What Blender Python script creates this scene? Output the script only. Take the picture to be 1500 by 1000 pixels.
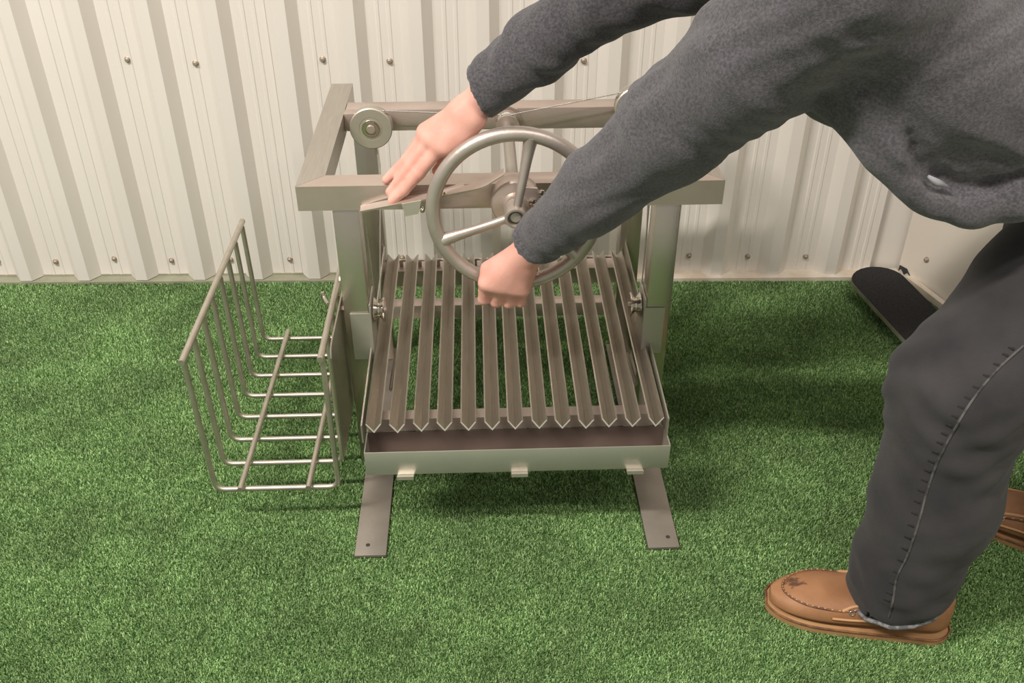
import bpy, bmesh, math, random
import numpy as np
from mathutils import Vector, Matrix
from mathutils.bvhtree import BVHTree
random.seed(7); rng = np.random.default_rng(11)
S = bpy.context.scene
for o in list(bpy.data.objects): bpy.data.objects.remove(o)

# ---------------------------------------------------------------- camera, world, lights, exposure
F, PITCH, CH = 1392.0, 0.5987, 1.45
cd = bpy.data.cameras.new('camera'); cam = bpy.data.objects.new('camera', cd); S.collection.objects.link(cam)
cd.sensor_width = 36; cd.lens = F / 1500 * 36; cd.clip_start = .05
cam.location = (0, 0, CH); cam.rotation_euler = (math.pi / 2 - PITCH, 0, 0)
S.camera = cam
S.view_settings.view_transform = 'Standard'; S.view_settings.look = 'None'; S.view_settings.gamma = 1
S.view_settings.use_curve_mapping = False
S.view_settings.exposure = 0.12
w = bpy.data.worlds.new('world'); S.world = w; w.use_nodes = True
w.node_tree.nodes['Background'].inputs[0].default_value = (1, .95, .90, 1)
w.node_tree.nodes['Background'].inputs[1].default_value = .40
def area(name, loc, sx, sy, power, col=(1, .93, .86), target=None):
    l = bpy.data.lights.new(name, 'AREA'); l.shape = 'RECTANGLE'; l.size = sx; l.size_y = sy; l.energy = power; l.color = col
    o = bpy.data.objects.new(name, l); S.collection.objects.link(o); o.location = loc
    if target: o.rotation_euler = (Vector(target) - Vector(loc)).to_track_quat('-Z', 'Y').to_euler()
    return o
area('ceiling_tube_light', (-1.9, .05, 3.5), 1.6, .18, 190)
area('ceiling_tube_light', (1.1, -.35, 3.6), 1.8, .18, 50)

# ---------------------------------------------------------------- helpers
def px(u, v, y):            # point of the world plane Y = y seen at pixel (u, v)
    a = math.cos(PITCH); b = math.sin(PITCH); q = (v - 500) / F
    t = y / (a - q * b); return Vector(((u - 750) / F * t, y, CH - t * (b + q * a)))
def tag(o, label=None, cat=None, group=None, kind=None):
    for k, x in (('label', label), ('category', cat), ('group', group), ('kind', kind)):
        if x: o[k] = x
    return o
def empty(name, loc=(0, 0, 0), rz=0):
    o = bpy.data.objects.new(name, None); S.collection.objects.link(o); o.location = loc; o.rotation_euler = (0, 0, rz)
    o.empty_display_size = .05; return o
def link(name, me, m, parent=None, smooth=False):
    if m and not me.materials: me.materials.append(m)
    if smooth: me.polygons.foreach_set('use_smooth', [True] * len(me.polygons))
    o = bpy.data.objects.new(name, me); S.collection.objects.link(o)
    if parent: o.parent = parent
    return o
def smooth_by_angle(me, ang=35):
    bm = bmesh.new(); bm.from_mesh(me)
    for f in bm.faces: f.smooth = True
    for e in bm.edges:
        if len(e.link_faces) == 2 and e.calc_face_angle(0) > math.radians(ang): e.smooth = False
    bm.to_mesh(me); bm.free()
class MB:
    def __init__(s): s.bm = bmesh.new()
    def box(s, x0, x1, y0, y1, z0, z1, bev=0):
        vs = [s.bm.verts.new(p) for p in ((x0,y0,z0),(x1,y0,z0),(x1,y1,z0),(x0,y1,z0),(x0,y0,z1),(x1,y0,z1),(x1,y1,z1),(x0,y1,z1))]
        fs = [s.bm.faces.new([vs[i] for i in f]) for f in ((3,2,1,0),(4,5,6,7),(0,1,5,4),(1,2,6,5),(2,3,7,6),(3,0,4,7))]
        if bev:
            es = list({e for f in fs for e in f.edges})
            bmesh.ops.bevel(s.bm, geom=es, offset=bev, segments=2, affect='EDGES', profile=.5)
        return s
    def quadbar(s, pts, wv, hv):    # ribbon with thickness: at each point half-vectors wv, hv
        prev = None
        for i, p in enumerate(pts):
            p = Vector(p); W = Vector(wv[i] if isinstance(wv, list) else wv); Hh = Vector(hv[i] if isinstance(hv, list) else hv)
            r = [s.bm.verts.new(p + a * W + b * Hh) for a, b in ((-1,-1),(1,-1),(1,1),(-1,1))]
            if prev:
                for k in range(4): s.bm.faces.new((prev[k], prev[(k+1)%4], r[(k+1)%4], r[k]))
            else: s.bm.faces.new(r[::-1])
            prev = r
        s.bm.faces.new(prev); return s
    def tube(s, pts, r, n=12, closed=False, cap=True):
        pts = [Vector(p) for p in pts]; m = len(pts); rs = r if isinstance(r, (list, tuple)) else [r] * m
        rings = []; up = None
        for i, p in enumerate(pts):
            if closed: t = (pts[(i+1)%m] - pts[i-1]).normalized()
            else:
                a = pts[max(i-1,0)]; b = pts[min(i+1,m-1)]; t = (b - a).normalized()
            if up is None: up = t.orthogonal().normalized()
            up = (up - t * up.dot(t)).normalized(); q = t.cross(up)
            rings.append([s.bm.verts.new(p + rs[i] * (math.cos(k*2*math.pi/n) * up + math.sin(k*2*math.pi/n) * q)) for k in range(n)])
        for i in range(m if closed else m - 1):
            A = rings[i]; B = rings[(i+1) % m]
            if closed and i == m - 1:      # align
                off = min(range(n), key=lambda o: (A[0].co - B[o].co).length); B = B[off:] + B[:off]
            for k in range(n): s.bm.faces.new((A[k], A[(k+1)%n], B[(k+1)%n], B[k]))
        if cap and not closed: s.bm.faces.new(rings[0][::-1]); s.bm.faces.new(rings[-1])
        return s
    def lathe(s, prof, c, axis=(0,-1,0), n=40):   # prof: (radius, height along axis)
        ax = Vector(axis).normalized(); u = ax.orthogonal().normalized(); q = ax.cross(u); c = Vector(c); prev = None; first = None
        for r, h in prof:
            ring = [s.bm.verts.new(c + ax*h + max(r,1e-5) * (math.cos(k*2*math.pi/n)*u + math.sin(k*2*math.pi/n)*q)) for k in range(n)]
            if prev:
                for k in range(n): s.bm.faces.new((prev[k], prev[(k+1)%n], ring[(k+1)%n], ring[k]))
            else: first = ring
            prev = ring
        s.bm.faces.new(first[::-1]); s.bm.faces.new(prev); return s
    def prism(s, poly, v0, v1):   # poly: list of Vector, extruded by v0..v1 offsets
        A = [s.bm.verts.new(Vector(p) + Vector(v0)) for p in poly]; B = [s.bm.verts.new(Vector(p) + Vector(v1)) for p in poly]
        n = len(poly)
        s.bm.faces.new(A[::-1]); s.bm.faces.new(B)
        for k in range(n): s.bm.faces.new((A[k], A[(k+1)%n], B[(k+1)%n], B[k]))
        return s
    def build(s, name, m, parent=None, smooth=35):
        bmesh.ops.recalc_face_normals(s.bm, faces=s.bm.faces)
        me = bpy.data.meshes.new(name); s.bm.to_mesh(me); s.bm.free()
        if smooth: smooth_by_angle(me, smooth)
        return link(name, me, m, parent)
def arc_corner(a, b, c, r, n=6):    # rounded corner points at b
    a, b, c = Vector(a), Vector(b), Vector(c); p = b + (a-b).normalized()*r; q = b + (c-b).normalized()*r
    return [(1-t)**2*p + 2*t*(1-t)*b + t*t*q for t in [i/n for i in range(n+1)]]
def spline(P, n=8, closed=False):
    P = [Vector(p) for p in P]; out = []; m = len(P)
    for i in range(m if closed else m-1):
        if closed: p0, p1, p2, p3 = P[i-1], P[i], P[(i+1)%m], P[(i+2)%m]
        else: p0, p1, p2, p3 = P[max(i-1,0)], P[i], P[i+1], P[min(i+2,m-1)]
        for k in range(n):
            t = k/n; out.append(.5*((2*p1)+(p2-p0)*t+(2*p0-5*p1+4*p2-p3)*t*t+(3*p1-p0-3*p2+p3)*t**3))
    if not closed: out.append(P[-1])
    return out

# ---------------------------------------------------------------- materials
def mat(name, col, rough=.5, metal=0, col2=None, nscale=20, ramp=(.35,.65), stretch=(1,1,1), bump=0, bscale=200, bstretch=None, spec=.5, sheen=0, sss=0, detail=4, aniso=0):
    m = bpy.data.materials.new(name); m.use_nodes = True; nt = m.node_tree; N = nt.nodes; L = nt.links
    b = N['Principled BSDF']; b.inputs['Base Color'].default_value = (*col, 1); b.inputs['Roughness'].default_value = rough
    b.inputs['Metallic'].default_value = metal; b.inputs['Specular IOR Level'].default_value = spec
    if sheen: b.inputs['Sheen Weight'].default_value = sheen; b.inputs['Sheen Roughness'].default_value = .6
    if sss:
        b.inputs['Subsurface Weight'].default_value = sss; b.inputs['Subsurface Radius'].default_value = (.012, .004, .002); b.inputs['Subsurface Scale'].default_value = 1
    tc = N.new('ShaderNodeTexCoord')
    def noise(sc, st, dt):
        mp = N.new('ShaderNodeMapping'); mp.inputs['Scale'].default_value = st; L.new(tc.outputs['Object'], mp.inputs[0])
        n = N.new('ShaderNodeTexNoise'); n.inputs['Scale'].default_value = sc; n.inputs['Detail'].default_value = dt; L.new(mp.outputs[0], n.inputs[0]); return n
    if col2:
        n = noise(nscale, stretch, detail); r = N.new('ShaderNodeValToRGB'); L.new(n.outputs['Fac'], r.inputs[0])
        r.color_ramp.elements[0].position = ramp[0]; r.color_ramp.elements[1].position = ramp[1]
        r.color_ramp.elements[0].color = (*col, 1); r.color_ramp.elements[1].color = (*col2, 1); L.new(r.outputs[0], b.inputs['Base Color'])
    if bump:
        n = noise(bscale, bstretch or stretch, 3); bp = N.new('ShaderNodeBump'); bp.inputs['Strength'].default_value = bump; bp.inputs['Distance'].default_value = .002
        L.new(n.outputs['Fac'], bp.inputs['Height']); L.new(bp.outputs[0], b.inputs['Normal'])
    return m
STEEL = mat('brushed_stainless', (.56,.465,.41), .40, .74, (.63,.53,.47), 14, (.3,.7), bump=.12, bscale=60, bstretch=(1,14,14))
STEELY = mat('brushed_stainless_lengthwise', (.46,.425,.375), .40, .8, (.53,.49,.43), 30, (.3,.7), (9,.5,9), bump=.16, bscale=70, bstretch=(14,.6,14))
POSTM = mat('brushed_stainless_upright', (.52,.47,.40), .26, .9, (.58,.53,.45), 10, (.3,.7), bump=.1, bscale=60, bstretch=(14,14,1))
RODM = mat('satin_steel_rod', (.50,.46,.385), .40, .85, (.60,.55,.465), 30, (.3,.7), bump=.1, bscale=120)
POL = mat('polished_steel', (.66,.62,.55), .14, 1)
WHEELM = mat('satin_cast_steel', (.46,.40,.35), .42, .68, (.54,.48,.42), 25, (.3,.7), bump=.15, bscale=180)
DISC = mat('turned_steel_disc', (.58,.53,.45), .42, .7, (.64,.59,.51), 8, (.3,.7))
TRAYM = mat('tray_sheet_steel', (.55,.535,.47), .40, .72, (.60,.58,.51), 9, (.3,.7), bump=.06, bscale=60, bstretch=(14,1,1))
FOOTM = mat('hot_rolled_foot_steel', (.28,.25,.21), .5, .7, (.35,.315,.27), 12, (.3,.7), bump=.1, bscale=150)
DARKM = mat('dark_recess_steel', (.10,.09,.08), .5, .8)
BARM = mat('ground_steel_bar', (.40,.365,.31), .34, .95, (.47,.43,.37), 30, (.3,.7), (9,.5,9), bump=.2, bscale=70, bstretch=(14,.6,14))
REFLM = mat('dark_reflection_sheet', (.27,.225,.20), .42, .9, (.36,.30,.27), 12, (.3,.7), bump=.1, bscale=60, bstretch=(1,14,14))  # tray inner faces: reflection of a dark ceiling put into the base colour
EDGEM = mat('cut_steel_edge', (.80,.75,.68), .45, .35)
CABLEM = mat('steel_cable', (.55,.52,.47), .35, 1, bump=.6, bscale=900)
WALLM = mat('painted_wall_sheet', (.75,.70,.64), .42, 0, (.79,.745,.685), 3, (.3,.7), (1,1,.5), bump=.03, bscale=30)
WALLR = mat('painted_plain_sheet', (.74,.67,.58), .45, 0, (.79,.725,.64), 2.5, (.3,.7), bump=.04, bscale=12)
TRIMG = mat('olive_base_angle', (.27,.27,.19), .6, 0, (.34,.33,.24), 20)
TRIMC = mat('cream_base_angle', (.62,.53,.42), .6, 0, (.74,.67,.57), 14, (.4,.6))
SCREW = mat('zinc_screw', (.40,.33,.26), .45, .5)
RUBBER = mat('screw_washer_rubber', (.03,.03,.03), .7)
TURFB = mat('turf_backing', (.038,.085,.020), .9, 0, (.115,.215,.062), 260, (.38,.62), bump=1, bscale=500, detail=8)
SKIN = mat('skin', (.70,.345,.275), .5, 0, (.79,.43,.35), 28, (.3,.7), bump=.12, bscale=260, sss=.12, spec=.35)
NAIL = mat('fingernail', (.80,.50,.42), .3, 0)
SWEAT = mat('grey_marl_sweatshirt', (.052,.049,.054), .95, 0, (.104,.098,.107), 240, (.35,.65), bump=.5, bscale=500, spec=.15, sheen=.25)
RIBK = mat('grey_rib_knit', (.062,.062,.070), .95, 0, (.11,.108,.118), 240, (.35,.65), bump=.5, bscale=300, spec=.15, sheen=.2)
JEAN = mat('washed_black_denim', (.027,.026,.028), .9, 0, (.056,.052,.053), 9, (.3,.7), bump=.5, bscale=700, spec=.2, sheen=.08, detail=8)
DENIMD = mat('unfaded_denim', (.018,.017,.018), .95, 0)
SEAMM = mat('denim_seam', (.045,.042,.042), .9, 0, (.12,.112,.108), 60, (.4,.6))
FRAY = mat('frayed_denim_hem', (.10,.10,.105), .95, 0, (.22,.22,.22), 90, (.45,.6), bump=.8, bscale=300)
LEATH = mat('tan_oiled_leather', (.27,.125,.055), .58, 0, (.37,.185,.088), 14, (.35,.7), bump=.25, bscale=160, spec=.4)
LEATHD = mat('worn_leather_patch', (.12,.05,.025), .6, 0, (.30,.13,.05), 60, (.4,.7))
SOLE = mat('gum_sole', (.40,.22,.095), .6, 0, (.47,.28,.13), 20)
WELT = mat('shoe_stitch', (.55,.36,.2), .7)
LACE = mat('pale_leather_lace', (.52,.29,.14), .6)
BLACK = mat('black_grip_tape', (.018,.018,.018), .9, 0, (.035,.035,.035), 300, bump=.5, bscale=600, spec=.2)
BEDGE = mat('plank_edge', (.16,.17,.11), .6, 0, (.24,.24,.17), 20)
HAIR = mat('hair', (.10,.07,.05), .7, 0, (.16,.12,.09), 80, bump=.6, bscale=200)
WHITE = mat('white_undershirt', (.30,.30,.32), .9)
def add_stain(m, c, rad):      # dark oil stain worn into the toe leather
    nt = m.node_tree; N = nt.nodes; L = nt.links; b = N['Principled BSDF']; src = b.inputs['Base Color'].links[0].from_socket
    tc = N.new('ShaderNodeTexCoord'); ds = N.new('ShaderNodeVectorMath'); ds.operation = 'DISTANCE'; ds.inputs[1].default_value = c; L.new(tc.outputs['Object'], ds.inputs[0])
    n = N.new('ShaderNodeTexNoise'); n.inputs['Scale'].default_value = 90; n.inputs['Detail'].default_value = 5; L.new(tc.outputs['Object'], n.inputs[0])
    a = N.new('ShaderNodeMath'); a.operation = 'MULTIPLY_ADD'; L.new(n.outputs['Fac'], a.inputs[0]); a.inputs[1].default_value = .06; L.new(ds.outputs['Value'], a.inputs[2])
    r = N.new('ShaderNodeMapRange'); r.inputs[1].default_value = rad + .024; r.inputs[2].default_value = rad + .036; r.inputs[3].default_value = .8; r.inputs[4].default_value = 0; L.new(a.outputs[0], r.inputs[0])
    x = N.new('ShaderNodeMixRGB'); x.inputs[2].default_value = (.05, .022, .015, 1); L.new(r.outputs[0], x.inputs[0]); L.new(src, x.inputs[1]); L.new(x.outputs[0], b.inputs['Base Color'])
add_stain(LEATH, (.535 - .85, 1.235 - 1.30, .05), .012)
# grass blades: colour varies along finely scattered noise
GR = bpy.data.materials.new('turf_blades'); GR.use_nodes = True
nt = GR.node_tree; N = nt.nodes; L = nt.links; b = N['Principled BSDF']; b.inputs['Roughness'].default_value = .42; b.inputs['Specular IOR Level'].default_value = .45
at = N.new('ShaderNodeAttribute'); at.attribute_name = 'tone'
r = N.new('ShaderNodeValToRGB'); L.new(at.outputs['Fac'], r.inputs[0])
for pos, c in ((0, (.040,.130,.020)), (.45, (.112,.300,.050)), (.8, (.19,.45,.095)), (1, (.52,.74,.33))):
    e = r.color_ramp.elements[0] if pos == 0 else (r.color_ramp.elements[1] if pos == 1 else r.color_ramp.elements.new(pos)); e.position = pos; e.color = (*c, 1)
tc = N.new('ShaderNodeTexCoord'); nz = N.new('ShaderNodeTexNoise'); nz.inputs['Scale'].default_value = 4; nz.inputs['Detail'].default_value = 5; L.new(tc.outputs['Object'], nz.inputs[0])
nz.inputs['Roughness'].default_value = .72; nz.inputs['Detail'].default_value = 7
mr = N.new('ShaderNodeMapRange'); mr.inputs[1].default_value = .3; mr.inputs[2].default_value = .7; mr.inputs[3].default_value = .62; mr.inputs[4].default_value = 1.38; L.new(nz.outputs['Fac'], mr.inputs[0])
mx = N.new('ShaderNodeVectorMath'); mx.operation = 'SCALE'; L.new(r.outputs[0], mx.inputs[0]); L.new(mr.outputs[0], mx.inputs['Scale']); L.new(mx.outputs[0], b.inputs['Base Color'])

# ---------------------------------------------------------------- setting
YW, AW = 2.478, .0136
m = MB(); m.box(-2.6, 1.6, -.6, 2.7, -.05, 0); fl = m.build('floor', TURFB, smooth=0); tag(fl, kind='structure')
wall = MB().box(-2.3, 1.19, .02, .06, -.02, 2.6).build('wall_back', WALLM, smooth=0); wall.location = (0, YW, 0); wall.rotation_euler = (0, 0, AW); tag(wall, kind='structure')
PW = .1705; XR = [-.971 + (i - 1.5) * PW for i in range(-6, 14)]   # foot of each rib's right flank
def rib_profile(x):   # right-to-left offsets
    return [(x - .083, 0), (x - .058, -.032), (x - .025, -.032), (x, 0)]
def bead(x): return [(x - .006, 0), (x - .003, -.0022), (x + .004, -.0022), (x + .0055, 0)]
for s in range(0, 20, 5):
    prof = [(XR[s] - .083, 0)]
    for i in range(s, s + 5):
        if i > 19: break
        p = rib_profile(XR[i]); prof += p[1:] if i == s else p
        fl0 = XR[i]; fl1 = XR[i] + PW - .083
        if XR[i] + .05 > 1.15 : break
        prof += bead(fl0 + .030) + bead(fl0 + .059)
    if i <= 19: prof.append((min(XR[i] + PW - .083, 1.17), 0))
    off = .0012 * (s // 5 % 2)
    A = [Vector((x, y - off, .012)) for x, y in prof]; bm = bmesh.new()
    va = [bm.verts.new(a) for a in A]; vb = [bm.verts.new(a + Vector((0, 0, 2.58))) for a in A]
    vc = [bm.verts.new(a + Vector((0, .0015, 0))) for a in A]
    for k in range(len(A) - 1):
        bm.faces.new((va[k], va[k+1], vb[k+1], vb[k])); bm.faces.new((vc[k], vc[k+1], va[k+1], va[k]))
    me = bpy.data.meshes.new('panel'); bm.to_mesh(me); bm.free(); link('panel', me, WALLM, wall)
# screws
def screw_mesh():
    q = MB(); q.lathe([(.0085,0),(.0085,.0015),(.006,.003),(.0058,.0035),(.0058,.008),(.004,.0095)], (0,0,0), (0,-1,0), 12)
    bmesh.ops.recalc_face_normals(q.bm, faces=q.bm.faces); me = bpy.data.meshes.new('screw'); q.bm.to_mesh(me); q.bm.free(); smooth_by_angle(me); me.materials.append(SCREW); return me
sm = screw_mesh()
for i in range(0, 19):
    x = XR[i] + .052
    if x > 1.13: continue
    for zz in ((.065, .655) if i in (7, 8, 10, 11, 13, 14, 16) else (.065,)):
        o = link('screw', sm, None, wall); o.location = (x + random.uniform(-.006, .006), -.0015, zz + random.uniform(-.006, .006))
# right wall: plain sheet running toward the viewer from the corner
wr = MB(); wr.box(0, .025, -3.0, 0.0, -.02, 2.6); wr = wr.build('wall_right', WALLR, smooth=0); tag(wr, kind='structure')
wr.location = (1.166, YW + .015, 0); wr.rotation_euler = (0, 0, math.radians(18.6))
sq = link('screw', sm, None, wr); sq.location = (0, -.10, .10); sq.rotation_euler = (0, 0, -math.pi/2)
tf = MB().prism([Vector(p) for p in ((0,-.004,.030),(0,-.035,.034),(0,-.055,.020),(0,-.040,.024),(0,-.030,.012),(0,-.012,.022),(0,-.004,.012))], (-.003,0,0), (-.0005,0,0)).build('torn_edge', RUBBER, wr, 0)
# base angles
t1 = MB(); t1.box(-2.3, -.02, -.036, .0, 0, .010, .001).box(-2.3, -.02, -.004, .0, 0, .016, 0); t1 = t1.build('baseboard_left', TRIMG, smooth=0); t1.location = (0, YW, 0); t1.rotation_euler = (0,0,AW); tag(t1, kind='structure')
t2 = MB(); t2.box(-.02, 1.163, -.046, .004, 0, .014, .001); t2 = t2.build('baseboard_back', TRIMC, smooth=0); t2.location = (0, YW, 0); t2.rotation_euler = (0,0,AW); tag(t2, kind='structure')
t3 = MB(); t3.quadbar(spline([(-.006,-.05,.010),(-.014,-.14,.016),(-.010,-.3,.012),(-.010,-.9,.012)], 6), (.009,0,0), (0,0,.010)); t3 = t3.build('baseboard_right', TRIMC); t3.location = wr.location; t3.rotation_euler = wr.rotation_euler; tag(t3, kind='structure')

# turf blades (uncountable pile)
GY, GYAW = 1.3547, .0369
NB = 1000000
yy = .90 + 1.54 * rng.random(int(NB * 1.15)) ** 1.12; half = .78 + (yy - 1.0) * .50 + .24
xx = (rng.random(len(yy)) * 2 - 1) * half
keep = (xx < 1.155 + (2.478 - yy) * .335); c, s_ = math.cos(-GYAW), math.sin(-GYAW)
lx = c * xx - s_ * (yy - GY); ly = s_ * xx + c * (yy - GY)
for a, bb in ((-.322, -.252), (.275, .346)): keep &= ~((lx > a) & (lx < bb) & (ly > -.003) & (ly < .73))
xx, yy = xx[keep][:NB], yy[keep][:NB]; n = len(xx)
th = rng.random(n) * 2 * np.pi; hh = .0035 + .004 * rng.random(n); ww = .0006 + .0006 * rng.random(n); lean = .0005 + .004 * rng.random(n)
ph = th + np.pi / 2 + rng.normal(0, .5, n)
V = np.zeros((n, 4, 3), np.float32)
dx, dy = np.cos(th), np.sin(th); lxx, lyy = np.cos(ph) * lean, np.sin(ph) * lean
V[:,0] = np.stack([xx - dx*ww, yy - dy*ww, np.zeros(n)], 1); V[:,1] = np.stack([xx + dx*ww, yy + dy*ww, np.zeros(n)], 1)
V[:,2] = np.stack([xx + dx*ww*.7 + lxx, yy + dy*ww*.7 + lyy, hh], 1); V[:,3] = np.stack([xx - dx*ww*.7 + lxx, yy - dy*ww*.7 + lyy, hh * (.9)], 1)
me = bpy.data.meshes.new('turf_pile'); me.vertices.add(n*4); me.vertices.foreach_set('co', V.ravel())
me.loops.add(n*4); me.loops.foreach_set('vertex_index', np.arange(n*4, dtype=np.int32))
me.polygons.add(n); me.polygons.foreach_set('loop_start', np.arange(n, dtype=np.int32)*4)
a_ = me.attributes.new('tone', 'FLOAT', 'FACE'); a_.data.foreach_set('value', np.clip(rng.beta(1.6, 2.2, n), 0, 1).astype(np.float32))
me.update(); me.validate()
g = link('turf_pile', me, GR); tag(g, 'short bright green artificial turf pile covering the floor', 'turf', kind='stuff')

# ---------------------------------------------------------------- grill
G = empty('grill', (0, GY, 0), GYAW)
tag(G, 'stainless steel grill stand with spoked handwheel, pulleys and two flat feet on the turf', 'grill')
FB = dict(y0=.289, y1=.339); BZ, BH = .688, .05; BL, BR = -.395, .4154; YB0, YB1 = .683, .733
Z0 = BZ - BH
def beam(*a, name='beam', m=STEEL): return MB().box(*a, .0022).build(name, m, G)
MB().prism([Vector(p) for p in ((BL,.289,Z0),(BR,.289,Z0),(BR-.05,.339,Z0),(BL+.05,.339,Z0))], (0,0,0), (0,0,BH)).build('front_beam', STEEL, G, 0)
beam(BL + .0505, BR - .0505, YB0, YB1, Z0, BZ, name='back_beam')
MB().prism([Vector(p) for p in ((BL,.2898,Z0),(BL+.05,.3398,Z0),(BL+.05,.857,Z0),(BL,.857,Z0))], (0,0,0), (0,0,BH)).build('side_beam', STEELY, G, 0)
MB().prism([Vector(p) for p in ((BR-.05,.3398,Z0),(BR,.2898,Z0),(BR,.857,Z0),(BR-.05,.857,Z0))], (0,0,0), (0,0,BH)).build('side_beam', STEELY, G, 0)
PX = ((-.332, -.282), (.288, .338))
for a, b_ in PX:
    for y0 in (.292, .683): beam(a, b_, y0, y0 + .05, .0105, Z0 - .0005, name='post', m=POSTM)
for a, b_ in ((-.319, -.2551), (.2783, .3426)):
    q = MB().box(a, b_, 0, .735, .002, .010, .0008).build('foot_plate', FOOTM, G)
    h = MB().lathe([(.0045, 0), (.0045, .0006)], (a + (.025 if a < 0 else .045), .028, .010), (0,0,1), 14).build('bolt_hole', DARKM, q)
    h = MB().lathe([(.0045, 0), (.0045, .0006)], (a + .022, .70, .010), (0,0,1), 14).build('bolt_hole', DARKM, q)
beam(-.2815, .2875, .683, .720, .136, .174, name='crossbar')
# handwheel
HX, HZ, WY = .014, .663, .224
m = MB(); m.tube([(HX + .151*math.cos(a), WY, HZ - .001 + .151*math.sin(a)) for a in [i*2*math.pi/72 for i in range(72)]], .0135, 16, closed=True)
wh = m.build('handwheel', WHEELM, G, 80)
for ang in (79, 203, 321):
    a = math.radians(ang); d = Vector((math.cos(a), 0, math.sin(a))); c0 = Vector((HX, .207, HZ))
    pts = [c0 + d*.014, c0 + d*.05 + Vector((0,.003,0)), c0 + d*.09 + Vector((0,.009,0)), c0 + d*.124 + Vector((0,.015,0)), c0 + d*.146 + Vector((0,.017,0))]
    MB().tube(spline(pts, 4), [.0078 + .0065*(i/16)**2 for i in range(17)], 14).build('spoke', WHEELM, wh, 80)
MB().lathe([(.0195,0),(.0205,.004),(.0205,.040),(.019,.045),(.0155,.045),(.0145,.043),(.0145,.030),(.0002,.030)], (HX, .236, HZ), (0,-1,0), 40).build('hub', WHEELM, wh)
MB().lathe([(.011,0),(.011,.006),(.009,.0085),(.0002,.009)], (HX, .2059, HZ), (0,-1,0), 28).build('shaft_cap', DISC, wh)
# shaft, flange, drum
sh = MB().tube([(HX, .236, HZ), (HX, .683, HZ)], .0125, 24).build('drive_shaft', STEELY, G, 60)
MB().lathe([(.033,0),(.033,.006),(.018,.006),(.018,.012)], (HX, .6825, HZ), (0,-1,0), 8).build('bearing_flange', STEEL, sh)
m = MB(); m.lathe([(.026,0),(.026,.003),(.019,.003),(.019,.032),(.026,.032),(.026,.035),(.014,.035)], (HX, .668, HZ), (0,-1,0), 36)
dr = m.build('cable_drum', STEEL, sh)
MB().tube([(HX + .0215*math.cos(t), .664 - .028*t/(12*math.pi), HZ + .0215*math.sin(t)) for t in [i*.26 for i in range(145)]], .0017, 6).build('wound_cable', CABLEM, sh)
# brake housing
m = MB(); m.lathe([(.046,0),(.047,.002),(.047,.030),(.044,.034),(.026,.036),(.024,.042),(.0205,.044)], (HX + .003, .2885, HZ - .002), (0,-1,0), 44)
bh = m.build('brake_housing', STEEL, G)
MB().prism([Vector((HX+dx, 0, HZ+dz)) for dx, dz in ((.012,.035),(.042,.032),(.058,.006),(.055,-.022),(.032,-.040),(.012,-.036))], (0,.250,0), (0,.256,0)).build('cover_plate', STEEL, bh)
for dx, dz in ((.034,.006),(.050,.024)): MB().lathe([(.0065,0),(.0065,.004),(.003,.006)], (HX+dx, .250, HZ+dz), (0,-1,0), 6).build('bolt', POL, bh)
# brake lever: flat bar from the housing to the left
def loc(v): # world -> grill local
    return G_inv @ Vector(v)
G_inv = Matrix.Rotation(-GYAW, 4, 'Z') @ Matrix.Translation((0, -GY, 0))
LY = 1.605
lp = [loc(px(u, v, LY)) for u, v in ((528,306),(575,297),(621,289),(660,281),(704,271.5),(722,262),(738,252))]
lp = spline(lp, 4)
lv = MB().quadbar(lp, (0, .0085, .002), (0, -.0003, .0018)).build('brake_lever', STEEL, G, 30)
tb = [loc(px(u, v, LY - .010)) for u, v in ((588,299),(617,294),(613,313),(594,317))]
MB().prism(tb, (0,0,0), (0,.004,0)).build('stop_bracket', DISC, lv)
MB().lathe([(.005,0),(.005,.008),(.0045,.010),(.002,.012)], loc(px(619,305,LY-.006)), (0,-1,0), 12).build('bolt', POL, lv)
MB().lathe([(.004,0),(.004,.006),(.002,.009)], loc(px(652,283,LY-.012)) , (0,-1,0), 10).build('bolt', POL, lv)
# second flat strap behind the lever
sp = [loc(px(u, v, LY + .03)) for u, v in ((530,300),(570,288),(620,281),(680,271))]
MB().quadbar(spline(sp, 3), (0,.008,0), (0,0,.0018)).build('lever_strap', STEEL, lv)
# big pulleys
def pulley(parent, c, R, wd, flip=1):
    m = MB(); m.lathe([(.010,0),(R-.003,0),(R,.002),(R,.005),(R-.010,.008),(R-.010,wd-.008),(R,wd-.005),(R,wd-.002),(R-.002,wd),(.0262,wd),(.0256,wd-.0012),(.0242,wd-.0012),(.0236,wd),(.0002,wd)], c, (0,-1,0), 56)
    p = m.build('pulley', DISC, parent, 30); cy = c[1] - wd
    MB().lathe([(.0205,0),(.0200,.0012),(.0186,.0012),(.0180,.0004),(.0165,.0004),(.0160,.003),(.0125,.003),(.0118,.0006),(.0002,.0006)], (c[0], cy, c[2]), (0,-1,0), 32).build('bearing', POL, p)
    MB().lathe([(.0098,0),(.0098,.003),(.0085,.0045),(.0002,.0046)], (c[0], cy, c[2]), (0,-1,0), 24).build('bolt', STEEL, p)
    MB().tube([(c[0], c[1] + .001, c[2]), (c[0], YB0 - .0005, c[2])], .008, 16).build('axle', STEEL, p)
    return p
PYC = .668
pl = loc(px(543.8, 187, GY + .633)); pr = loc(px(932, 158, GY + .65))
PLc = (pl.x, PYC - .004, pl.z); PRc = (pr.x, PYC - .004, pr.z)
pulley(G, PLc, .0465, .028); pulley(G, PRc, .0465, .028)
MB().box(BL + .0505, PLc[0] - .030, .655, .6825, PLc[2] - .010, PLc[2] + .028, .001).build('pulley_bracket', STEEL, G)
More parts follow.
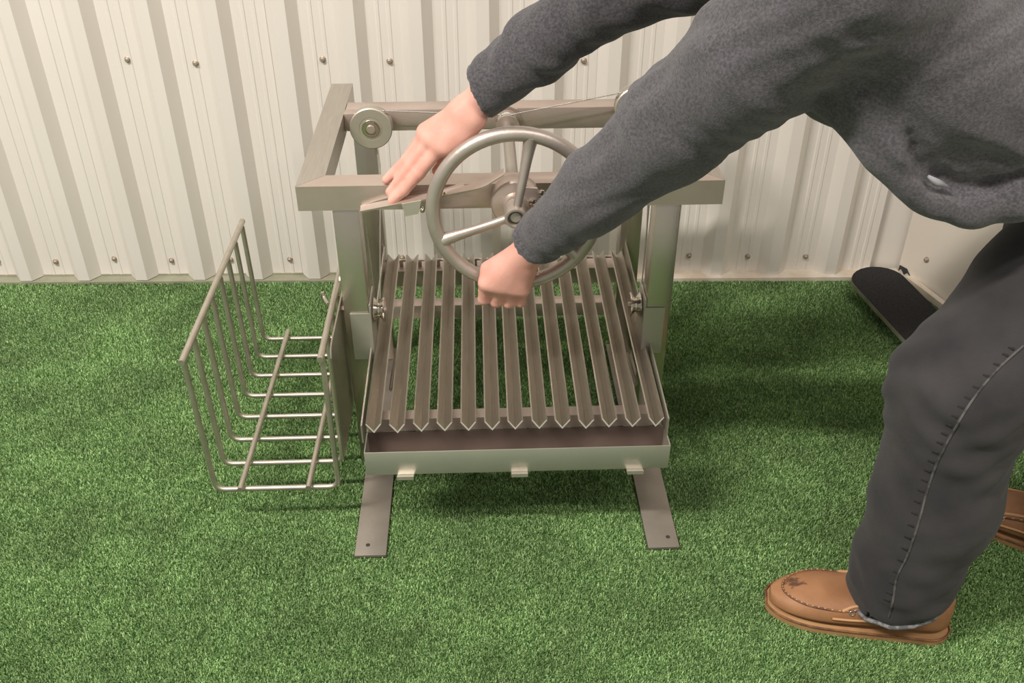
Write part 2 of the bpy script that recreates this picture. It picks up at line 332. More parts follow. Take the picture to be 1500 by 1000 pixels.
# cables
yc = PYC - .017; gr_ = .037
def cable(pts, name='cable'): return MB().tube(pts, .0014, 8).build(name, CABLEM, G, 80)
arcL = [(PLc[0] + gr_*math.cos(t), yc, PLc[2] + gr_*math.sin(t)) for t in [math.pi/2 + i*math.pi/12 for i in range(0, 13)]]
SPX = (-.262, .282)
cable([(HX - .005, yc, HZ + .021)] + arcL + [(PLc[0] + .006, yc, PLc[2] - gr_ - .004), (PLc[0] + .012, yc, PLc[2] - .09), (SPX[0] - .003, .36, .395)])
arcR = [(PRc[0] + gr_*math.cos(t), yc, PRc[2] + gr_*math.sin(t)) for t in [math.pi*.62 - i*math.pi/12 for i in range(0, 8)]]
cable([(HX + .005, yc, HZ + .021)] + arcR + [(SPX[1] + .012, .36, .395)])
cable([(-.279, .345, Z0 + .004), (SPX[0] - .012, .352, .395)]); cable([(.285, .345, Z0 + .004), (SPX[1] + .004, .352, .395)])
# bolts on the outside of the left post
for a, z in ((-.3325, .47), (-.3325, .40)): MB().lathe([(.008,0),(.008,.005),(.004,.007)], (a, .317, z), (-1,0,0), 6).build('bolt', STEEL, G)

# ---------------------------------------------------------------- cooking grate (rides on the posts)
K = empty('cooking_grate', (0, GY, 0), GYAW)
tag(K, 'stainless V-bar cooking grate of thirteen sloping channels hung between the grill posts', 'grate')
def vbar(L0=.0596, L1=.678):
    t = .0026; hw = .0152; d = .0215
    sec = [(-hw, d), (0, 0), (hw, d), (hw - t*1.0, d + .0012), (0, t*1.9), (-hw + t*1.0, d + .0012)]
    m = MB(); ln = L1 - L0; z1 = .024
    m.prism([Vector((x, 0, z)) for x, z in sec], (0, 0, 0), (0, ln, z1)); return m
vm = None
for i in range(13):
    if vm is None:
        o = vbar().build('grate_bar', BARM, K, 30); vm = o.data; vm.materials.append(EDGEM)
        for p in vm.polygons:
            if abs(p.normal.y) > .9: p.material_index = 1
    else: o = link('grate_bar', vm, None, K)
    o.location = (-.2621 + i * .0452 + random.uniform(-.0006,.0006), .0596 + random.uniform(-.002,.002), .279 + random.uniform(-.0005,.0005))
for x, s in ((-.2855, 1), (.3035, -1)):   # side rails, thin plates with a little inward lip
    A = [Vector((x, .052, .262)), Vector((x, .052, .304)), Vector((x, .735, .348)), Vector((x, .735, .292))]
    MB().prism(A, (0,0,0), (.003*s,0,0)).build('side_rail', STEELY, K)
m = MB(); m.box(-.282, .300, .100, .1035, .250, .2795).box(-.282, .300, .1035, .128, .2765, .2795); m.build('front_crossbar', STEEL, K)
m = MB(); m.box(-.282, .300, .662, .666, .245, .287).box(-.282, .300, .666, .708, .283, .287); m.build('rear_crossbar', STEEL, K)
MB().tube([(-.282, .690, .302), (.300, .690, .302)], .0035, 10).build('rear_rod', STEEL, K, 80)
for i in range(12):
    x = -.2621 + (i + .5)*.0452; MB().box(x - .011, x - .002, .684, .690, .2872, .300).build('spacer_tab', STEEL, K, 0)
for k, (a, b_) in enumerate(PX):       # sleeves round the front posts
    m = MB(); t = .003; e = .0012
    x0, x1 = (a + .012, b_ + e) if k == 0 else (a - e, b_ - .012)
    m.box(x0, x1, .292 - e - t, .292 - e, .292, .405); xi = x1 if k == 0 else x0 - t
    m.box(xi, xi + t, .292 - e - t, .365, .275, .425)
    m.build('post_sleeve', TRAYM, K, 0)
    sx = SPX[k]; sgn = 1 if k == 0 else -1
    m = MB(); m.lathe([(.007,0),(.025,.0),(.0265,.002),(.023,.005),(.016,.010),(.016,.013),(.023,.018),(.0265,.021),(.025,.023),(.007,.023)], (xi + (t if k == 0 else 0) + .0015*sgn, .330, .388), (sgn,0,0), 36)
    p = m.build('sheave', POL, K, 50)
    MB().lathe([(.006,0),(.006,.004),(.003,.006)], (xi + (t if k == 0 else 0) + .0235*sgn, .330, .388), (sgn,0,0), 16).build('bolt', STEEL, p)
for x in (-.241, .262):
    MB().tube([(x, .33, .262), (x + (.004 if x > 0 else -.001), .22, .262)], .0042, 12).build('stop_pin', STEEL, K, 60)

# ---------------------------------------------------------------- drip tray
D = empty('drip_tray', (0, GY, 0), GYAW); tag(D, 'long shallow steel drip tray hanging in front of the V-bar grate', 'tray')
x0, x1, y0, y1, z0, z1, t = -.2822, .3078, .0358, .0985, .1935, .2505, .0018
MB().box(x0, x1, y0, y0 + t, z0, z1, .0006).build('front_panel', TRAYM, D)
MB().box(x0 + .001, x1 - .001, y1, y1 + t, z0, .2485).build('back_panel', REFLM, D, 0)
MB().box(x0 + .001, x1 - .001, y0 + t, y1, z0, z0 + t).build('bottom_panel', REFLM, D, 0)
for a in (x0, x1 - t): MB().prism([Vector((a, y0 + t, z0)), Vector((a, y0 + t, z1)), Vector((a, y1, .2485)), Vector((a, y1, z0))], (0,0,0), (t,0,0)).build('end_panel', TRAYM, D, 0)
for cx in (-.206, .016, .242):
    m = MB(); m.box(cx - .016, cx + .016, y0 - .010, y1, z0 - .0035, z0 - .0004).box(cx - .016, cx + .016, y0 - .0125, y0 - .010, z0 - .0035, z0 + .005); m.build('support_clip', DISC, D, 0)

# ---------------------------------------------------------------- fire basket
B = empty('log_basket', (0, GY, 0), GYAW); tag(B, 'open basket of bent steel rods hooked on the left side of the grill', 'basket')
KL, KR, KY0, KY1, KZ, KT = -.608, -.353, .108, .657, .100, .418; rr = .0056
for i in range(8):
    y = KY0 + i * (KY1 - KY0) / 7
    L_ = Vector((KL + .004, y, KZ)); R_ = Vector((KR, y, KZ)); TL = Vector((KL, y, KT)); TR = Vector((KR + .002, y, KT))
    pts = [TL] + arc_corner(TL, L_, R_, .022) + arc_corner(L_, R_, TR, .022) + [TR]
    MB().tube(pts, rr, 12).build('bent_rod', RODM, B, 80)
for x in (KL, KR): MB().tube([(x, KY0 - .012, KT + .009), (x, KY1 + .012, KT + .009)], .0066, 14).build('top_rail', RODM, B, 80)
for x in (-.556, -.418): MB().tube([(x + .006, KY0 - .016, KZ + .0115), (x + .012, KY1 + .02, KZ + .0115)], .006, 14).build('floor_rod', RODM, B, 80)
pp = [(.125,.16),(.345,.16),(.345,.43),(.150,.43),(.135,.425),(.125,.41)]
MB().prism([Vector((-.3385, y, z)) for y, z in pp], (-.0015,0,0), (.0015,0,0)).build('hanger_plate', POSTM, B, 0)
MB().tube(spline([(KR - .010, .30, KT + .004), (KR - .022, .33, KT + .0), (KR - .026, .335, KT + .012)], 4), .004, 10).build('hook', RODM, B, 80)

# ---------------------------------------------------------------- black plank in the corner
P = empty('grip_plank', (1.02, 2.22, 0)); tag(P, 'black rounded-end board lying on the turf against the corner of the wall', 'board')
a = px(1269, 398, 2.40); a.z = max(a.z, .04); b_ = Vector((1.122, 2.10, .02))
d = (b_ - a); d2 = d.normalized(); nrm = Vector((0,0,1)); sd = d2.cross(nrm).normalized(); upv = sd.cross(d2).normalized(); hw = .082
def outline(off, hw):
    pts = [a + d2*hw*.75 - d2 * hw*.8*math.cos(t) + sd*hw*math.sin(t) for t in [math.radians(-90 + i*15) for i in range(13)]]
    pts += [b_ + d2*.1 + sd*hw, b_ + d2*.1 - sd*hw]; return [p + upv*off - P.location for p in pts]
MB().prism(outline(0, hw), (0,0,0), upv*.012).build('plank_core', BEDGE, P, 30)
MB().prism(outline(.0121, hw*.985), (0,0,0), upv*.0015).build('grip_surface', BLACK, P, 30)

# ---------------------------------------------------------------- SDF modelling for figure
class SDF:
    def __init__(s, lo, hi, vox):
        s.lo = np.array(lo, float); s.v = vox; s.n = np.ceil((np.array(hi) - s.lo) / vox).astype(int) + 1
        s.D = np.full(s.n, 1.0, np.float32); s.ax = [s.lo[i] + vox * np.arange(s.n[i]) for i in range(3)]
    def sub(s, lo, hi):
        i0 = np.clip(np.floor((np.array(lo) - s.lo) / s.v).astype(int), 0, s.n); i1 = np.clip(np.ceil((np.array(hi) - s.lo) / s.v).astype(int) + 1, 0, s.n)
        sl = tuple(slice(a, b) for a, b in zip(i0, i1)); X, Y, Z = np.meshgrid(s.ax[0][sl[0]], s.ax[1][sl[1]], s.ax[2][sl[2]], indexing='ij')
        return sl, X, Y, Z
    def comb(s, sl, d, k, op):
        A = s.D[sl]
        if op == 'u':
            h = np.maximum(k - np.abs(A - d), 0) / k; s.D[sl] = np.minimum(A, d) - h*h*k*.25
        else:
            d = -d; h = np.maximum(k - np.abs(A - d), 0) / k; s.D[sl] = np.maximum(A, d) + h*h*k*.25
    def cap(s, a, b, r1, r2, k=.01, op='u', flat=None):   # round cone; flat=(dir, factor) squashes
        a = np.array(a, float); b = np.array(b, float); R = max(r1, r2) * (1.0 if not flat else max(1, 1/flat[1])) + k + s.v*3
        sl, X, Y, Z = s.sub(np.minimum(a, b) - R, np.maximum(a, b) + R)
        if X.size == 0: return
        P = np.stack([X, Y, Z], -1) - a; ab = b - a; t = np.clip((P @ ab) / (ab @ ab + 1e-12), 0, 1)
        Q = P - t[..., None] * ab
        if flat:
            f = np.array(flat[0], float); f /= np.linalg.norm(f); Q = Q + (Q @ f)[..., None] * f * (flat[1] - 1)
        d = np.linalg.norm(Q, axis=-1) - (r1 + (r2 - r1) * t)
        s.comb(sl, d.astype(np.float32), k, op)
    def ell(s, c, r, k=.01, op='u', rot=None):
        c = np.array(c, float); r = np.array(r, float); R = r.max() + k + s.v*3
        sl, X, Y, Z = s.sub(c - R, c + R); P = np.stack([X, Y, Z], -1) - c
        if rot is not None: P = P @ np.array(rot)
        q = np.linalg.norm(P / r, axis=-1); q2 = np.linalg.norm(P / (r*r), axis=-1) + 1e-9
        s.comb(sl, (q * (q - 1) / q2).astype(np.float32), k, op)
    def plane(s, p, nrm, lo, hi):   # cut away everything on the +nrm side, inside box lo..hi
        sl, X, Y, Z = s.sub(lo, hi); nrm = np.array(nrm, float); nrm /= np.linalg.norm(nrm)
        d = (np.stack([X, Y, Z], -1) - np.array(p, float)) @ nrm; s.D[sl] = np.maximum(s.D[sl], d.astype(np.float32))
    def ripple(s, amp, fn):
        X, Y, Z = np.meshgrid(*s.ax, indexing='ij'); s.D += (amp * fn(X, Y, Z)).astype(np.float32)
    def mesh(s, name):
        D = s.D; D = D.copy(); D[0] = D[-1] = 1; D[:,0] = D[:,-1] = 1; D[:,:,0] = D[:,:,-1] = 1
        I = D < 0; n = np.array(D.shape); cnt = np.zeros(n - 1, np.int32); acc = np.zeros((*(n - 1), 3), np.float32)
        for ax in range(3):
            o = [a for a in range(3) if a != ax]
            A = np.take(D, range(0, n[ax]-1), ax); Bv = np.take(D, range(1, n[ax]), ax)
            cr = (A < 0) != (Bv < 0); t = np.where(cr, A / np.where(cr, A - Bv, 1), 0)
            for i in (0, 1):
                for j in (0, 1):
                    sl = [slice(None)]*3; sl[o[0]] = slice(i, i + n[o[0]] - 1); sl[o[1]] = slice(j, j + n[o[1]] - 1); sl = tuple(sl)
                    C = cr[sl]; cnt += C; acc[..., ax] += t[sl] * C; acc[..., o[0]] += i * C; acc[..., o[1]] += j * C
        act = cnt > 0; idx = np.full(act.shape, -1, np.int32); idx[act] = np.arange(act.sum())
        cells = np.argwhere(act); vv = s.lo + s.v * (cells + acc[act] / cnt[act][:, None])
        faces = []
        for ax in range(3):
            o = [(ax + 1) % 3, (ax + 2) % 3]
            A = np.take(I, range(0, n[ax]-1), ax); Bv = np.take(I, range(1, n[ax]), ax); E = np.argwhere(A != Bv)
            E = E[(E[:, o[0]] > 0) & (E[:, o[1]] > 0) & (E[:, o[0]] < n[o[0]]-1) & (E[:, o[1]] < n[o[1]]-1)]
            ins = I[tuple(E.T)]
            def g_(da, db):
                q = E.copy(); q[:, o[0]] -= da; q[:, o[1]] -= db; return idx[tuple(q.T)]
            f = np.stack([g_(1,1), g_(0,1), g_(0,0), g_(1,0)], 1); f[~ins] = f[~ins][:, ::-1]; faces.append(f)
        f = np.concatenate(faces); f = f[(f >= 0).all(1)]
        me = bpy.data.meshes.new(name); me.vertices.add(len(vv)); me.vertices.foreach_set('co', vv.astype(np.float32).ravel())
        me.loops.add(len(f)*4); me.loops.foreach_set('vertex_index', f.ravel().astype(np.int32)); me.polygons.add(len(f)); me.polygons.foreach_set('loop_start', np.arange(len(f), dtype=np.int32)*4)
        me.update(); me.validate(); return me

# joints (metres, world)
PER = empty('person', (.85, 1.30, 0)); tag(PER, 'person in grey sweatshirt and faded black jeans bending left over the grill, gripping its wheel', 'person')
def addp(name, me, m, parent=None):
    o = link(name, me, m, parent or PER, True)
    if parent is None or parent == PER: o.location = -PER.location
    return o
HIPc = Vector((1.00, 1.39, .86)); HIPn = Vector((.99, 1.29, .83)); HIPf = Vector((1.03, 1.48, .83))
KN = Vector((.725, 1.225, .51)); AN = Vector((.735, 1.195, .10)); KF = Vector((.99, 1.52, .49)); AF = Vector((1.135, 1.345, .10))
SHn = Vector((.415, 1.20, 1.17)); SHf = Vector((.47, 1.56, 1.16)); NK = Vector((.36, 1.375, 1.22)); HD = Vector((.22, 1.38, 1.315))
Wn = Vector((.040, 1.545, .607)); En = px(990, 182, 1.375)
Wf = px(690, 146, 1.62); Ef = px(885, -8, 1.60)
# --- hands
def hand(sd, W, mcps, fingers, thumb, palm_r=.0135, fr=(.0098,.0092,.0085,.0075), k=.008):
    for M in mcps: sd.cap(W, M, palm_r + .004, palm_r - .001, .012)
    for i in range(len(mcps) - 1): sd.cap((mcps[i] + mcps[i+1])/2, W.lerp((mcps[i]+mcps[i+1])/2, .5), palm_r - .002, palm_r, .012)
    for M, fg in zip(mcps, fingers):
        ch = [M] + fg
        for j in range(len(fg)):
            sd.cap(ch[j], ch[j+1], fr[min(j, 3)], fr[min(j + 1, 3)], .0035 if j else .006)
    for j in range(len(thumb) - 1): sd.cap(thumb[j], thumb[j+1], (.0165,.012,.0105,.0085)[j], (.0125,.0108,.0095,.008)[j], .008)
# near (left) hand closes on the rim
R0 = Vector((-.012, 1.578, .517)); rimdir = Vector((1, .0369, -.10)).normalized(); fwd = Vector((0, -1, 0)); upz = Vector((0, 0, 1))
def rp(s, n_, w_): return R0 + rimdir*s + fwd*n_ + upz*w_
sdn = SDF((-.11, 1.50, .44), (.11, 1.67, .68), .0021)
offs = (-.041, -.017, .007, .030)
mc = [rp(o + .003, .038 - .002*abs(i-1), .011 - .003*i) for i, o in enumerate(offs)]
fg = [[rp(o - .002, .023, -.033 - (.004 if i in (1,2) else 0)), rp(o - .003, -.012, -.034 - (.003 if i in (1,2) else 0)), rp(o - .002, -.028, -.006)] for i, o in enumerate(offs)]
hand(sdn, Wn, mc, fg, [Vector((.020, 1.556, .590)), rp(.010, -.012, .050), rp(-.008, -.034, .026), rp(-.020, -.036, .002)], palm_r=.0155, fr=(.0118,.0112,.0100,.0085))
sdn.cap(Wn, rp(-.033, .020, .034), .022, .015, .02)
sdn.cap(Wn, Wn + (En - Wn).normalized()*.10, .0265, .031, .02, flat=((0,-1,.6), 1.15))
hn = sdn.mesh('hand')
# far (right) hand pressing the lever with straight fingers
Wf2 = px(681, 165, 1.618)
mcf = [px(646, 214, 1.598), px(633, 204, 1.616), px(625, 198, 1.634), px(624, 192, 1.650)]
fgf = [[px(614, 254, 1.604), px(592, 279, 1.608), px(574, 294, 1.608)],
       [px(601, 243, 1.622), px(583, 267, 1.622), px(571, 281, 1.620)],
       [px(596, 234, 1.640), px(578, 252, 1.642), px(566, 263, 1.642)],
       [px(600, 228, 1.656), px(585, 245, 1.658), px(576, 255, 1.656)]]
sdf_ = SDF((-.27, 1.53, .62), (.02, 1.72, .92), .0021)
hand(sdf_, Wf2, mcf, fgf, [px(694, 176, 1.600), px(672, 212, 1.606), px(652, 236, 1.614), px(640, 250, 1.620)], palm_r=.0165, fr=(.0122,.0112,.0100,.0088))
sdf_.cap(Wf2, Wf.lerp(Ef, .25), .0275, .031, .02, flat=((0,.3,1), 1.15))
sdf_.cap(px(692,172,1.61), px(655,214,1.602), .024, .016, .015)
hf = sdf_.mesh('hand')
# --- bare body under the clothes: one continuous surface
sb = SDF((-.02, 1.0, .02), (1.35, 1.75, 1.50), .0085)
def limb(pts, rs, k=.03):
    for i in range(len(pts) - 1): sb.cap(pts[i], pts[i+1], rs[i], rs[i+1], k)
limb([HIPn, KN, AN], [.078, .052, .034]); limb([HIPf, KF, AF], [.078, .052, .034])
limb([AN, AN + Vector((-.08,.01,-.055))], [.032,.020]); limb([AF, AF + Vector((-.06,.06,-.055))], [.032,.020])
limb([HIPc, Vector((.72,1.385,.97)), Vector((.50,1.38,1.10))], [.105, .10, .115], .05); limb([SHn, SHf], [.05, .05], .05)
limb([SHn, En, Wn.lerp(En,.12)], [.048, .037, .027]); limb([SHf, Ef, Wf.lerp(Ef,.12)], [.046, .036, .027])
limb([NK, HD], [.055, .06])
# head with features, looking down-left
fd = Vector((-.80, 0, -.60)); hu = Vector((-.60, 0, .80))
rot = np.array([[fd.x, 0, hu.x], [0, 1, 0], [fd.z, 0, hu.z]])
HC = HD + fd*.03 + hu*.03
sb.ell(HC, (.098, .077, .112), .03, rot=rot); sb.cap(HC + fd*.055 - hu*.06, HC + fd*.065 - hu*.085, .042, .030, .03)
sb.cap(HC + fd*.090 + hu*.012, HC + fd*.113 - hu*.026, .009, .014, .01)
for s_y in (-1, 1):
    sb.ell(HC + Vector((0, .078*s_y, 0)) - hu*.01, (.018, .010, .032), .006, rot=rot)
    sb.ell(HC + fd*.098 + hu*.018 + Vector((0, .033*s_y, 0)), (.012, .015, .010), .006, op='s', rot=rot)
    sb.cap(HC + fd*.088 - hu*.062 + Vector((0, 0, 0)), HC + fd*.086 - hu*.062 + Vector((0, .022*s_y, 0)), .008, .006, .005)
bodyme = sb.mesh('body_core')
tmp = bpy.data.objects.new('tmp', bodyme); S.collection.objects.link(tmp)
bm = bmesh.new(); bm.from_mesh(bodyme); bm.from_mesh(hn); bm.from_mesh(hf); me = bpy.data.meshes.new('body'); bm.to_mesh(me); bm.free()
tmp.data = me; md = tmp.modifiers.new('r', 'REMESH'); md.mode = 'VOXEL'; md.voxel_size = .0028
md2 = tmp.modifiers.new('s', 'SMOOTH'); md2.factor = .5; md2.iterations = 2
dg = bpy.context.evaluated_depsgraph_get(); dg.update()
final = bpy.data.meshes.new_from_object(tmp.evaluated_get(dg)); bpy.data.objects.remove(tmp)
final.materials.clear(); body = addp('body', final, SKIN)
# fingernails of the far hand
for (a, b_) in ((fgf[0][1], fgf[0][2]), (fgf[1][1], fgf[1][2])):
    pass
# hair and eyes
sh_ = SDF(tuple(HC - Vector((.17,.17,.17))), tuple(HC + Vector((.17,.17,.17))), .006)
sh_.ell(HC - fd*.012 + hu*.012, (.100, .083, .112), .01, rot=rot)
sh_.ell(HC + fd*.085 - hu*.035, (.085, .080, .105), .015, op='s', rot=rot)
addp('hair', sh_.mesh('hair'), HAIR)
for s_y in (-1, 1):
    p = HC + fd*.082 + hu*.018 + Vector((0, .033*s_y, 0)) - PER.location
    MB().lathe([(.0002,-.012),(.008,-.009),(.012,0),(.008,.009),(.0002,.012)], p, fd, 20).build('eye', WHITE, PER, 80)
    MB().lathe([(.005,0),(.004,.001),(.0002,.0012)], p + fd*.0115, fd, 16).build('pupil', RUBBER, PER, 80)

# --- sweatshirt
ss = SDF((-.14, .95, .60), (1.40, 1.80, 1.42), .0058)
def limb2(sd, pts, rs, k=.05, **kw):
    for i in range(len(pts) - 1): sd.cap(pts[i], pts[i+1], rs[i], rs[i+1], k, **kw)
limb2(ss, [Vector((1.09,1.40,.93)), Vector((.78,1.385,.99)), Vector((.52,1.375,1.09)), Vector((.44,1.375,1.13))], [.155, .165, .165, .12], .06)
limb2(ss, [Vector((.82,1.24,.96)), Vector((.58,1.25,1.02)), Vector((.46,1.22,1.15))], [.08,.085,.085], .06)
Cn = px(782, 357, 1.528)
limb2(ss, [SHn, SHn.lerp(En,.5), En, En.lerp(Cn, .5), Cn + (Cn - En).normalized()*.02], [.094, .090, .081, .065, .044], .03)
Cf = px(702, 136, 1.62)
limb2(ss, [SHf, SHf.lerp(Ef,.5), Ef, Ef.lerp(Cf,.5), Cf + (Cf - Ef).normalized()*.03], [.085, .072, .064, .055, .047], .03)
# drooping hem
hemP = [px(1312, 225, 1.20), px(1338, 268, 1.20), px(1372, 296, 1.20), px(1425, 309, 1.20), px(1500, 296, 1.20), px(1580, 280, 1.20)]
for i in range(5): ss.cap(hemP[i], hemP[i+1], (.006,.015,.019,.019,.019)[i], (.015,.019,.019,.019,.02)[i], .022)
limb2(ss, [px(1265,150,1.24), px(1305,215,1.22), px(1345,262,1.215)], [.045,.030,.022], .05)
limb2(ss, [px(1390,225,1.27), px(1560,225,1.27)], [.075,.08], .05)
def folds(X, Y, Z):
    a = np.sin(38*X + 60*Z + 9*np.sin(14*Y)) * np.sin(21*Y - 17*Z + 3) + .6*np.sin(75*X - 40*Y + 8*np.sin(20*Z))
    return a
ss.ripple(.0024, folds)
dn = (Cn - En).normalized(); df_ = (Cf - Ef).normalized()
ss.plane(Cn, dn, Cn - Vector((.09,.09,.09)), Cn + Vector((.09,.09,.09)))
ss.plane(Cf, (df_ + Vector((0,0,.25))).normalized(), Cf - Vector((.10,.10,.10)), Cf + Vector((.10,.10,.10)))
ss.cap(Cn - dn*.03, Cn + dn*.05, .036, .036, .004, op='s'); ss.cap(Cf - df_*.008, Cf + df_*.05, .037, .039, .004, op='s')
tb_ = ss.mesh('t'); bt = BVHTree.FromPolygons([v.co.copy() for v in tb_.vertices], [tuple(p.vertices) for p in tb_.polygons]); bpy.data.meshes.remove(tb_)
def hit(u, v, dep):
    o = Vector((0, 0, CH)); d = (px(u, v, 1.0) - o).normalized(); h = bt.ray_cast(o, d); return h[0] + d*dep
gp = [hit(u, v, .004) for u, v in ((1332,195),(1340,222),(1354,248),(1378,268),(1410,276),(1450,270),(1510,250))]
for i in range(6): ss.cap(gp[i], gp[i+1], (.003,.008,.012,.015,.012,.009)[i], (.008,.012,.015,.012,.009,.006)[i], .014, op='s')
ug = [hit(u, v, .006) for u, v in ((1360,258),(1372,267),(1388,273))]
us = MB().tube([p - PER.location for p in ug], [.002,.0055,.002], 8).build('undershirt', WHITE, PER, 80)
swm = ss.mesh('sweatshirt'); sweat = addp('sweatshirt', swm, SWEAT)
# --- jeans
sj = SDF((.50, 1.00, .02), (1.40, 1.72, 1.06), .0058)
limb2(sj, [Vector((1.03,1.39,.90)), Vector((1.02,1.39,.82))], [.155,.15], .06)
limb2(sj, [Vector((.97,1.30,.83)), Vector((.85,1.262,.665)), KN + Vector((.0,.0,.01)), Vector((.728,1.20,.30)), Vector((.712,1.195,.155)), Vector((.710,1.195,.085))], [.13, .124, .106, .098, .086, .085], .04)
limb2(sj, [Vector((1.03,1.48,.82)), Vector((1.01,1.52,.62)), KF, Vector((1.09,1.42,.28)), Vector((1.135,1.35,.12)), Vector((1.14,1.345,.07))], [.12, .105, .09, .082, .082, .084], .04)
def jf(X, Y, Z):
    kz = np.exp(-((Z - .50)/.13)**2) + .9*np.exp(-((Z - .13)/.08)**2) + .25
    return kz * (np.sin(70*Z + 22*X + 5*np.sin(15*Y)) * np.sin(20*X + 12*Z + 1) + .5*np.sin(110*Z - 50*X + 4*np.sin(30*Y)))
sj.ripple(.0032, jf)
sj.plane((.715, 1.195, .078), (.30, 0, -1), (.52,1.02,.0), (.88,1.33,.2)); sj.plane((1.14,1.345,.062), (.1,.05,-1), (.95,1.2,.0), (1.3,1.5,.2))
sj.cap((.710,1.195,.02), (.712,1.195,.11), .077, .075, .004, op='s'); sj.cap((1.14,1.345,.02), (1.14,1.345,.10), .076, .074, .004, op='s')
jm = sj.mesh('jeans'); jeans = addp('jeans', jm, JEAN)
# seam and frayed hem laid on the jeans surface
def bvh_of(me):
    return BVHTree.FromPolygons([v.co.copy() for v in me.vertices], [tuple(p.vertices) for p in me.polygons])
bj = bvh_of(jm)
def onto(b, u, v, off=.001):
    o = Vector((0, 0, CH)); d = (px(u, v, 1.0) - o).normalized(); h = b.ray_cast(o, d)
    return (h[0] - d*off) if h[0] else None
def surf_tube(b, uv, r, name, m, parent, n=6, k=6, off=0):
    pts = [onto(b, p.x, p.y, off) for p in spline([Vector((u, v, 0)) for u, v in uv], k)]; pts = [p for p in pts if p]
    if len(pts) > 2:
        o = MB().tube(pts, r, n).build(name, m, parent, 80); return o
surf_tube(bj, ((1500,506),(1462,540),(1425,585),(1392,640),(1372,680),(1358,720),(1346,765),(1330,812),(1314,845),(1308,880),(1302,903)), .0021, 'side_seam', SEAMM, jeans, k=8)
# puckers beside the seam
pu = MB()
uv = spline([Vector((u, v, 0)) for u, v in ((1490,512),(1425,585),(1385,650),(1358,720),(1334,805),(1308,880))], 5)
for i, p in enumerate(uv):
    q = uv[min(i+1, len(uv)-1)]; 
    A = [onto(bj, p.x - 4, p.y - 1, -.0026), onto(bj, p.x - 13, p.y - 4, -.0024)]
    if all(A): pu.tube(A, [.0040, .0030], 7)
pu.build('seam_puckers', DENIMD, jeans, 80)['kind'] = 'stuff'
def hem_ring(c, nrm, r, parent):
    nrm = Vector(nrm).normalized(); u = nrm.orthogonal().normalized(); q = nrm.cross(u); pts = []
    for i in range(48):
        t = i*2*math.pi/48; rr_ = r + .0012*math.sin(9*t) ; pts.append(Vector(c) + rr_*(math.cos(t)*u + math.sin(t)*q) + nrm*.0015*math.sin(13*t))
    return MB().tube(pts, .0042, 8, closed=True).build('frayed_hem', FRAY, parent, 80)
hem_ring((.711,1.195,.080), (.30,0,-1), .0855, jeans); hem_ring((1.14,1.345,.066), (.1,.05,-1), .0825, jeans)

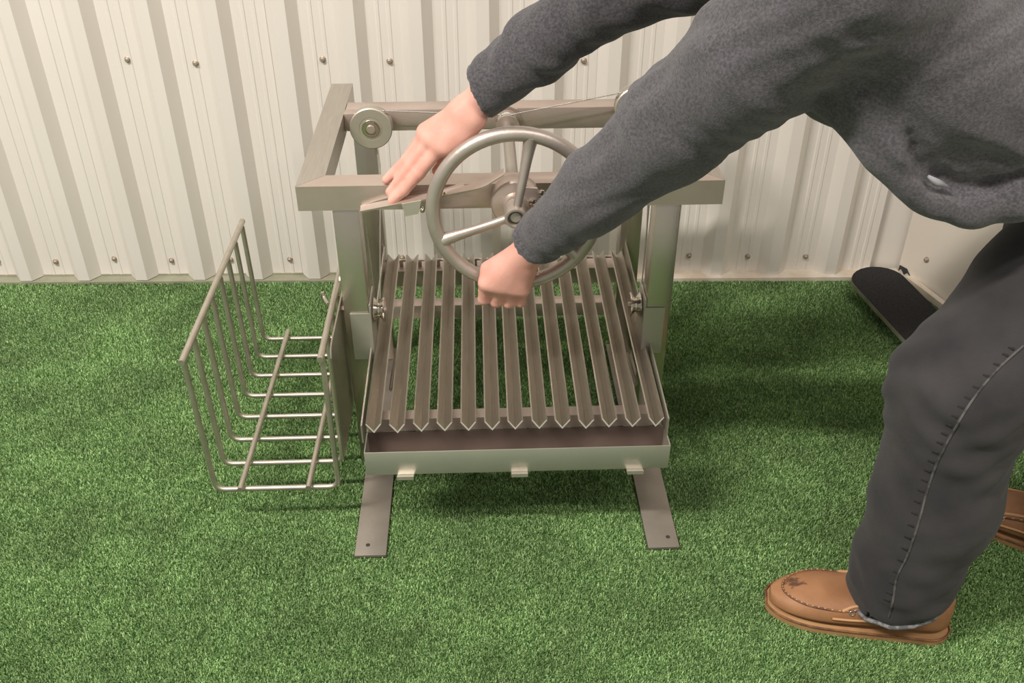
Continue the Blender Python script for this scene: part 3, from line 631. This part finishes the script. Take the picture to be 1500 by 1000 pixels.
# --- shoes
def shoe(origin, ang):
    R = Matrix.Translation(Vector(origin) - PER.location) @ Matrix.Rotation(ang, 4, 'Z')   # toe along -x, length .33
    root = None
    def width(s): # s 0 heel..1 toe half-width
        return (.036 + .022*math.sin(min(s,1)*math.pi*.62 + .15)) * max(0, 1 - max(0, (s - .66)/.345)**2.3)**.5 * math.sqrt(max(0, 1 - (1 - min(1, (s + .004)/.13))**2)) + .001
    def mid(s): return .006*math.sin(s*math.pi)
    Ls = .325
    def upper_h(s):
        if s < .12: return .084
        if s < .40: return .088
        if s < .62: return .088 - (s - .40)/.22*.022
        return .066 - ((s - .62)/.38)**2.2*.026
    bm = bmesh.new(); rings = []
    ss_ = [0,.008,.02,.05,.1,.18,.27,.36,.45,.54,.62,.7,.77,.83,.88,.92,.955,.98,.993,1.0]
    for s in ss_:
        w_ = width(s); h_ = upper_h(s); ring = []
        for k in range(17):
            t = math.pi*k/16; cx, sx_ = math.cos(t), math.sin(t)
            yy_ = w_*1.0*abs(cx)**.75*(1 if cx > 0 else -1); zz_ = .018 + (h_ - .018)*abs(sx_)**.62
            if s < .38: yy_ *= (1 - .28*(zz_ - .018)/.07)
            ring.append(bm.verts.new(R @ Vector((.5*Ls - s*Ls, yy_ + mid(s), zz_))))
        rings.append(ring)
    for i in range(len(rings)-1):
        for k in range(16): bm.faces.new((rings[i][k], rings[i+1][k], rings[i+1][k+1], rings[i][k+1]))
    bm.faces.new(rings[0]); bm.faces.new(rings[-1][::-1])
    for i in range(len(rings)-1): bm.faces.new((rings[i][0], rings[i][16], rings[i+1][16], rings[i+1][0]))
    bmesh.ops.recalc_face_normals(bm, faces=bm.faces); me = bpy.data.meshes.new('shoe'); bm.to_mesh(me); bm.free()
    up = link('shoe', me, LEATH, PER, True)
    md = up.modifiers.new('sub', 'SUBSURF'); md.levels = 1; md.render_levels = 2
    out = []
    for s in [.5 - .5*math.cos(i*math.pi/48) for i in range(49)]: out.append((.5*Ls + .003 - s*(Ls + .008), (width(min(s,.9995)) + .0045), s))
    poly = [Vector((x, w_ + mid(s), 0)) for x, w_, s in out] + [Vector((x, -w_ + mid(s), 0)) for x, w_, s in out[::-1]]
    poly = [R @ p for p in poly]
    MB().prism(poly, (0,0,.002), (0,0,.016)).build('sole', SOLE, up, 40)
    MB().tube([p + Vector((0,0,.0175)) for p in poly[1:-1] if True], .0022, 6, closed=True).build('welt', LEATHD, up, 80)
    # apron seam (moc toe), on the upper surface
    def top(s, f):   # f -1..1 across
        w_ = width(s); h_ = upper_h(s); cx = abs(f)**(1/.75); sx_ = math.sqrt(max(0, 1 - cx*cx)); return R @ Vector((.5*Ls - s*Ls, (1 if f > 0 else -1)*abs(f)*w_ + mid(s), .018 + (h_ - .018)*sx_**.62 + .0005))
    ap = [top(s, f) for s, f in ((.42,-.82),(.52,-.84),(.62,-.84),(.72,-.82),(.80,-.78),(.87,-.66),(.92,-.40),(.935,0.001),(.92,.40),(.87,.66),(.80,.78),(.72,.82),(.62,.84),(.52,.84),(.42,.82))]
    apc = spline(ap, 5); MB().tube(apc, .0021, 7).build('apron_seam', LEATHD, up, 80)
    st = MB()
    for i in range(2, len(apc) - 2, 2): st.tube([apc[i] + Vector((0,0,.002)), apc[i].lerp(apc[i+1], .55) + Vector((0,0,.002))], .0009, 5)
    st.build('stitches', WELT, up, 0)['kind'] = 'stuff'
    for sgn in (1, -1):
        q = [top(s, f*sgn) for s, f in ((.48,.93),(.56,.90),(.62,.90))]
        e = q[1] + Vector((0, 0, .003)); nr = (R.to_3x3() @ Vector((0, sgn, .55))).normalized()
        tt = [e + .0042*(math.cos(a)*nr.orthogonal().normalized() + math.sin(a)*nr.cross(nr.orthogonal()).normalized()) for a in [i*math.pi/8 for i in range(16)]]
        MB().tube(tt, .0011, 6, closed=True).build('eyelet', POL, up, 80)
        l = [top(s, f*sgn) for s, f in ((.61,.84),(.55,.74),(.45,.72))]
        MB().tube(spline(l, 4), .0032, 6).build('lace', LACE, up, 80)
        l = [top(s, f*sgn) for s, f in ((.66,.97),(.56,.975),(.40,.98),(.22,.985)) ]
        MB().tube(spline(l, 4), .0026, 6).build('side_lace', LACE, up, 80)
    return up
shoe((.652, 1.200, .0), -.20); shoe((1.045, 1.425, .0), -.66)
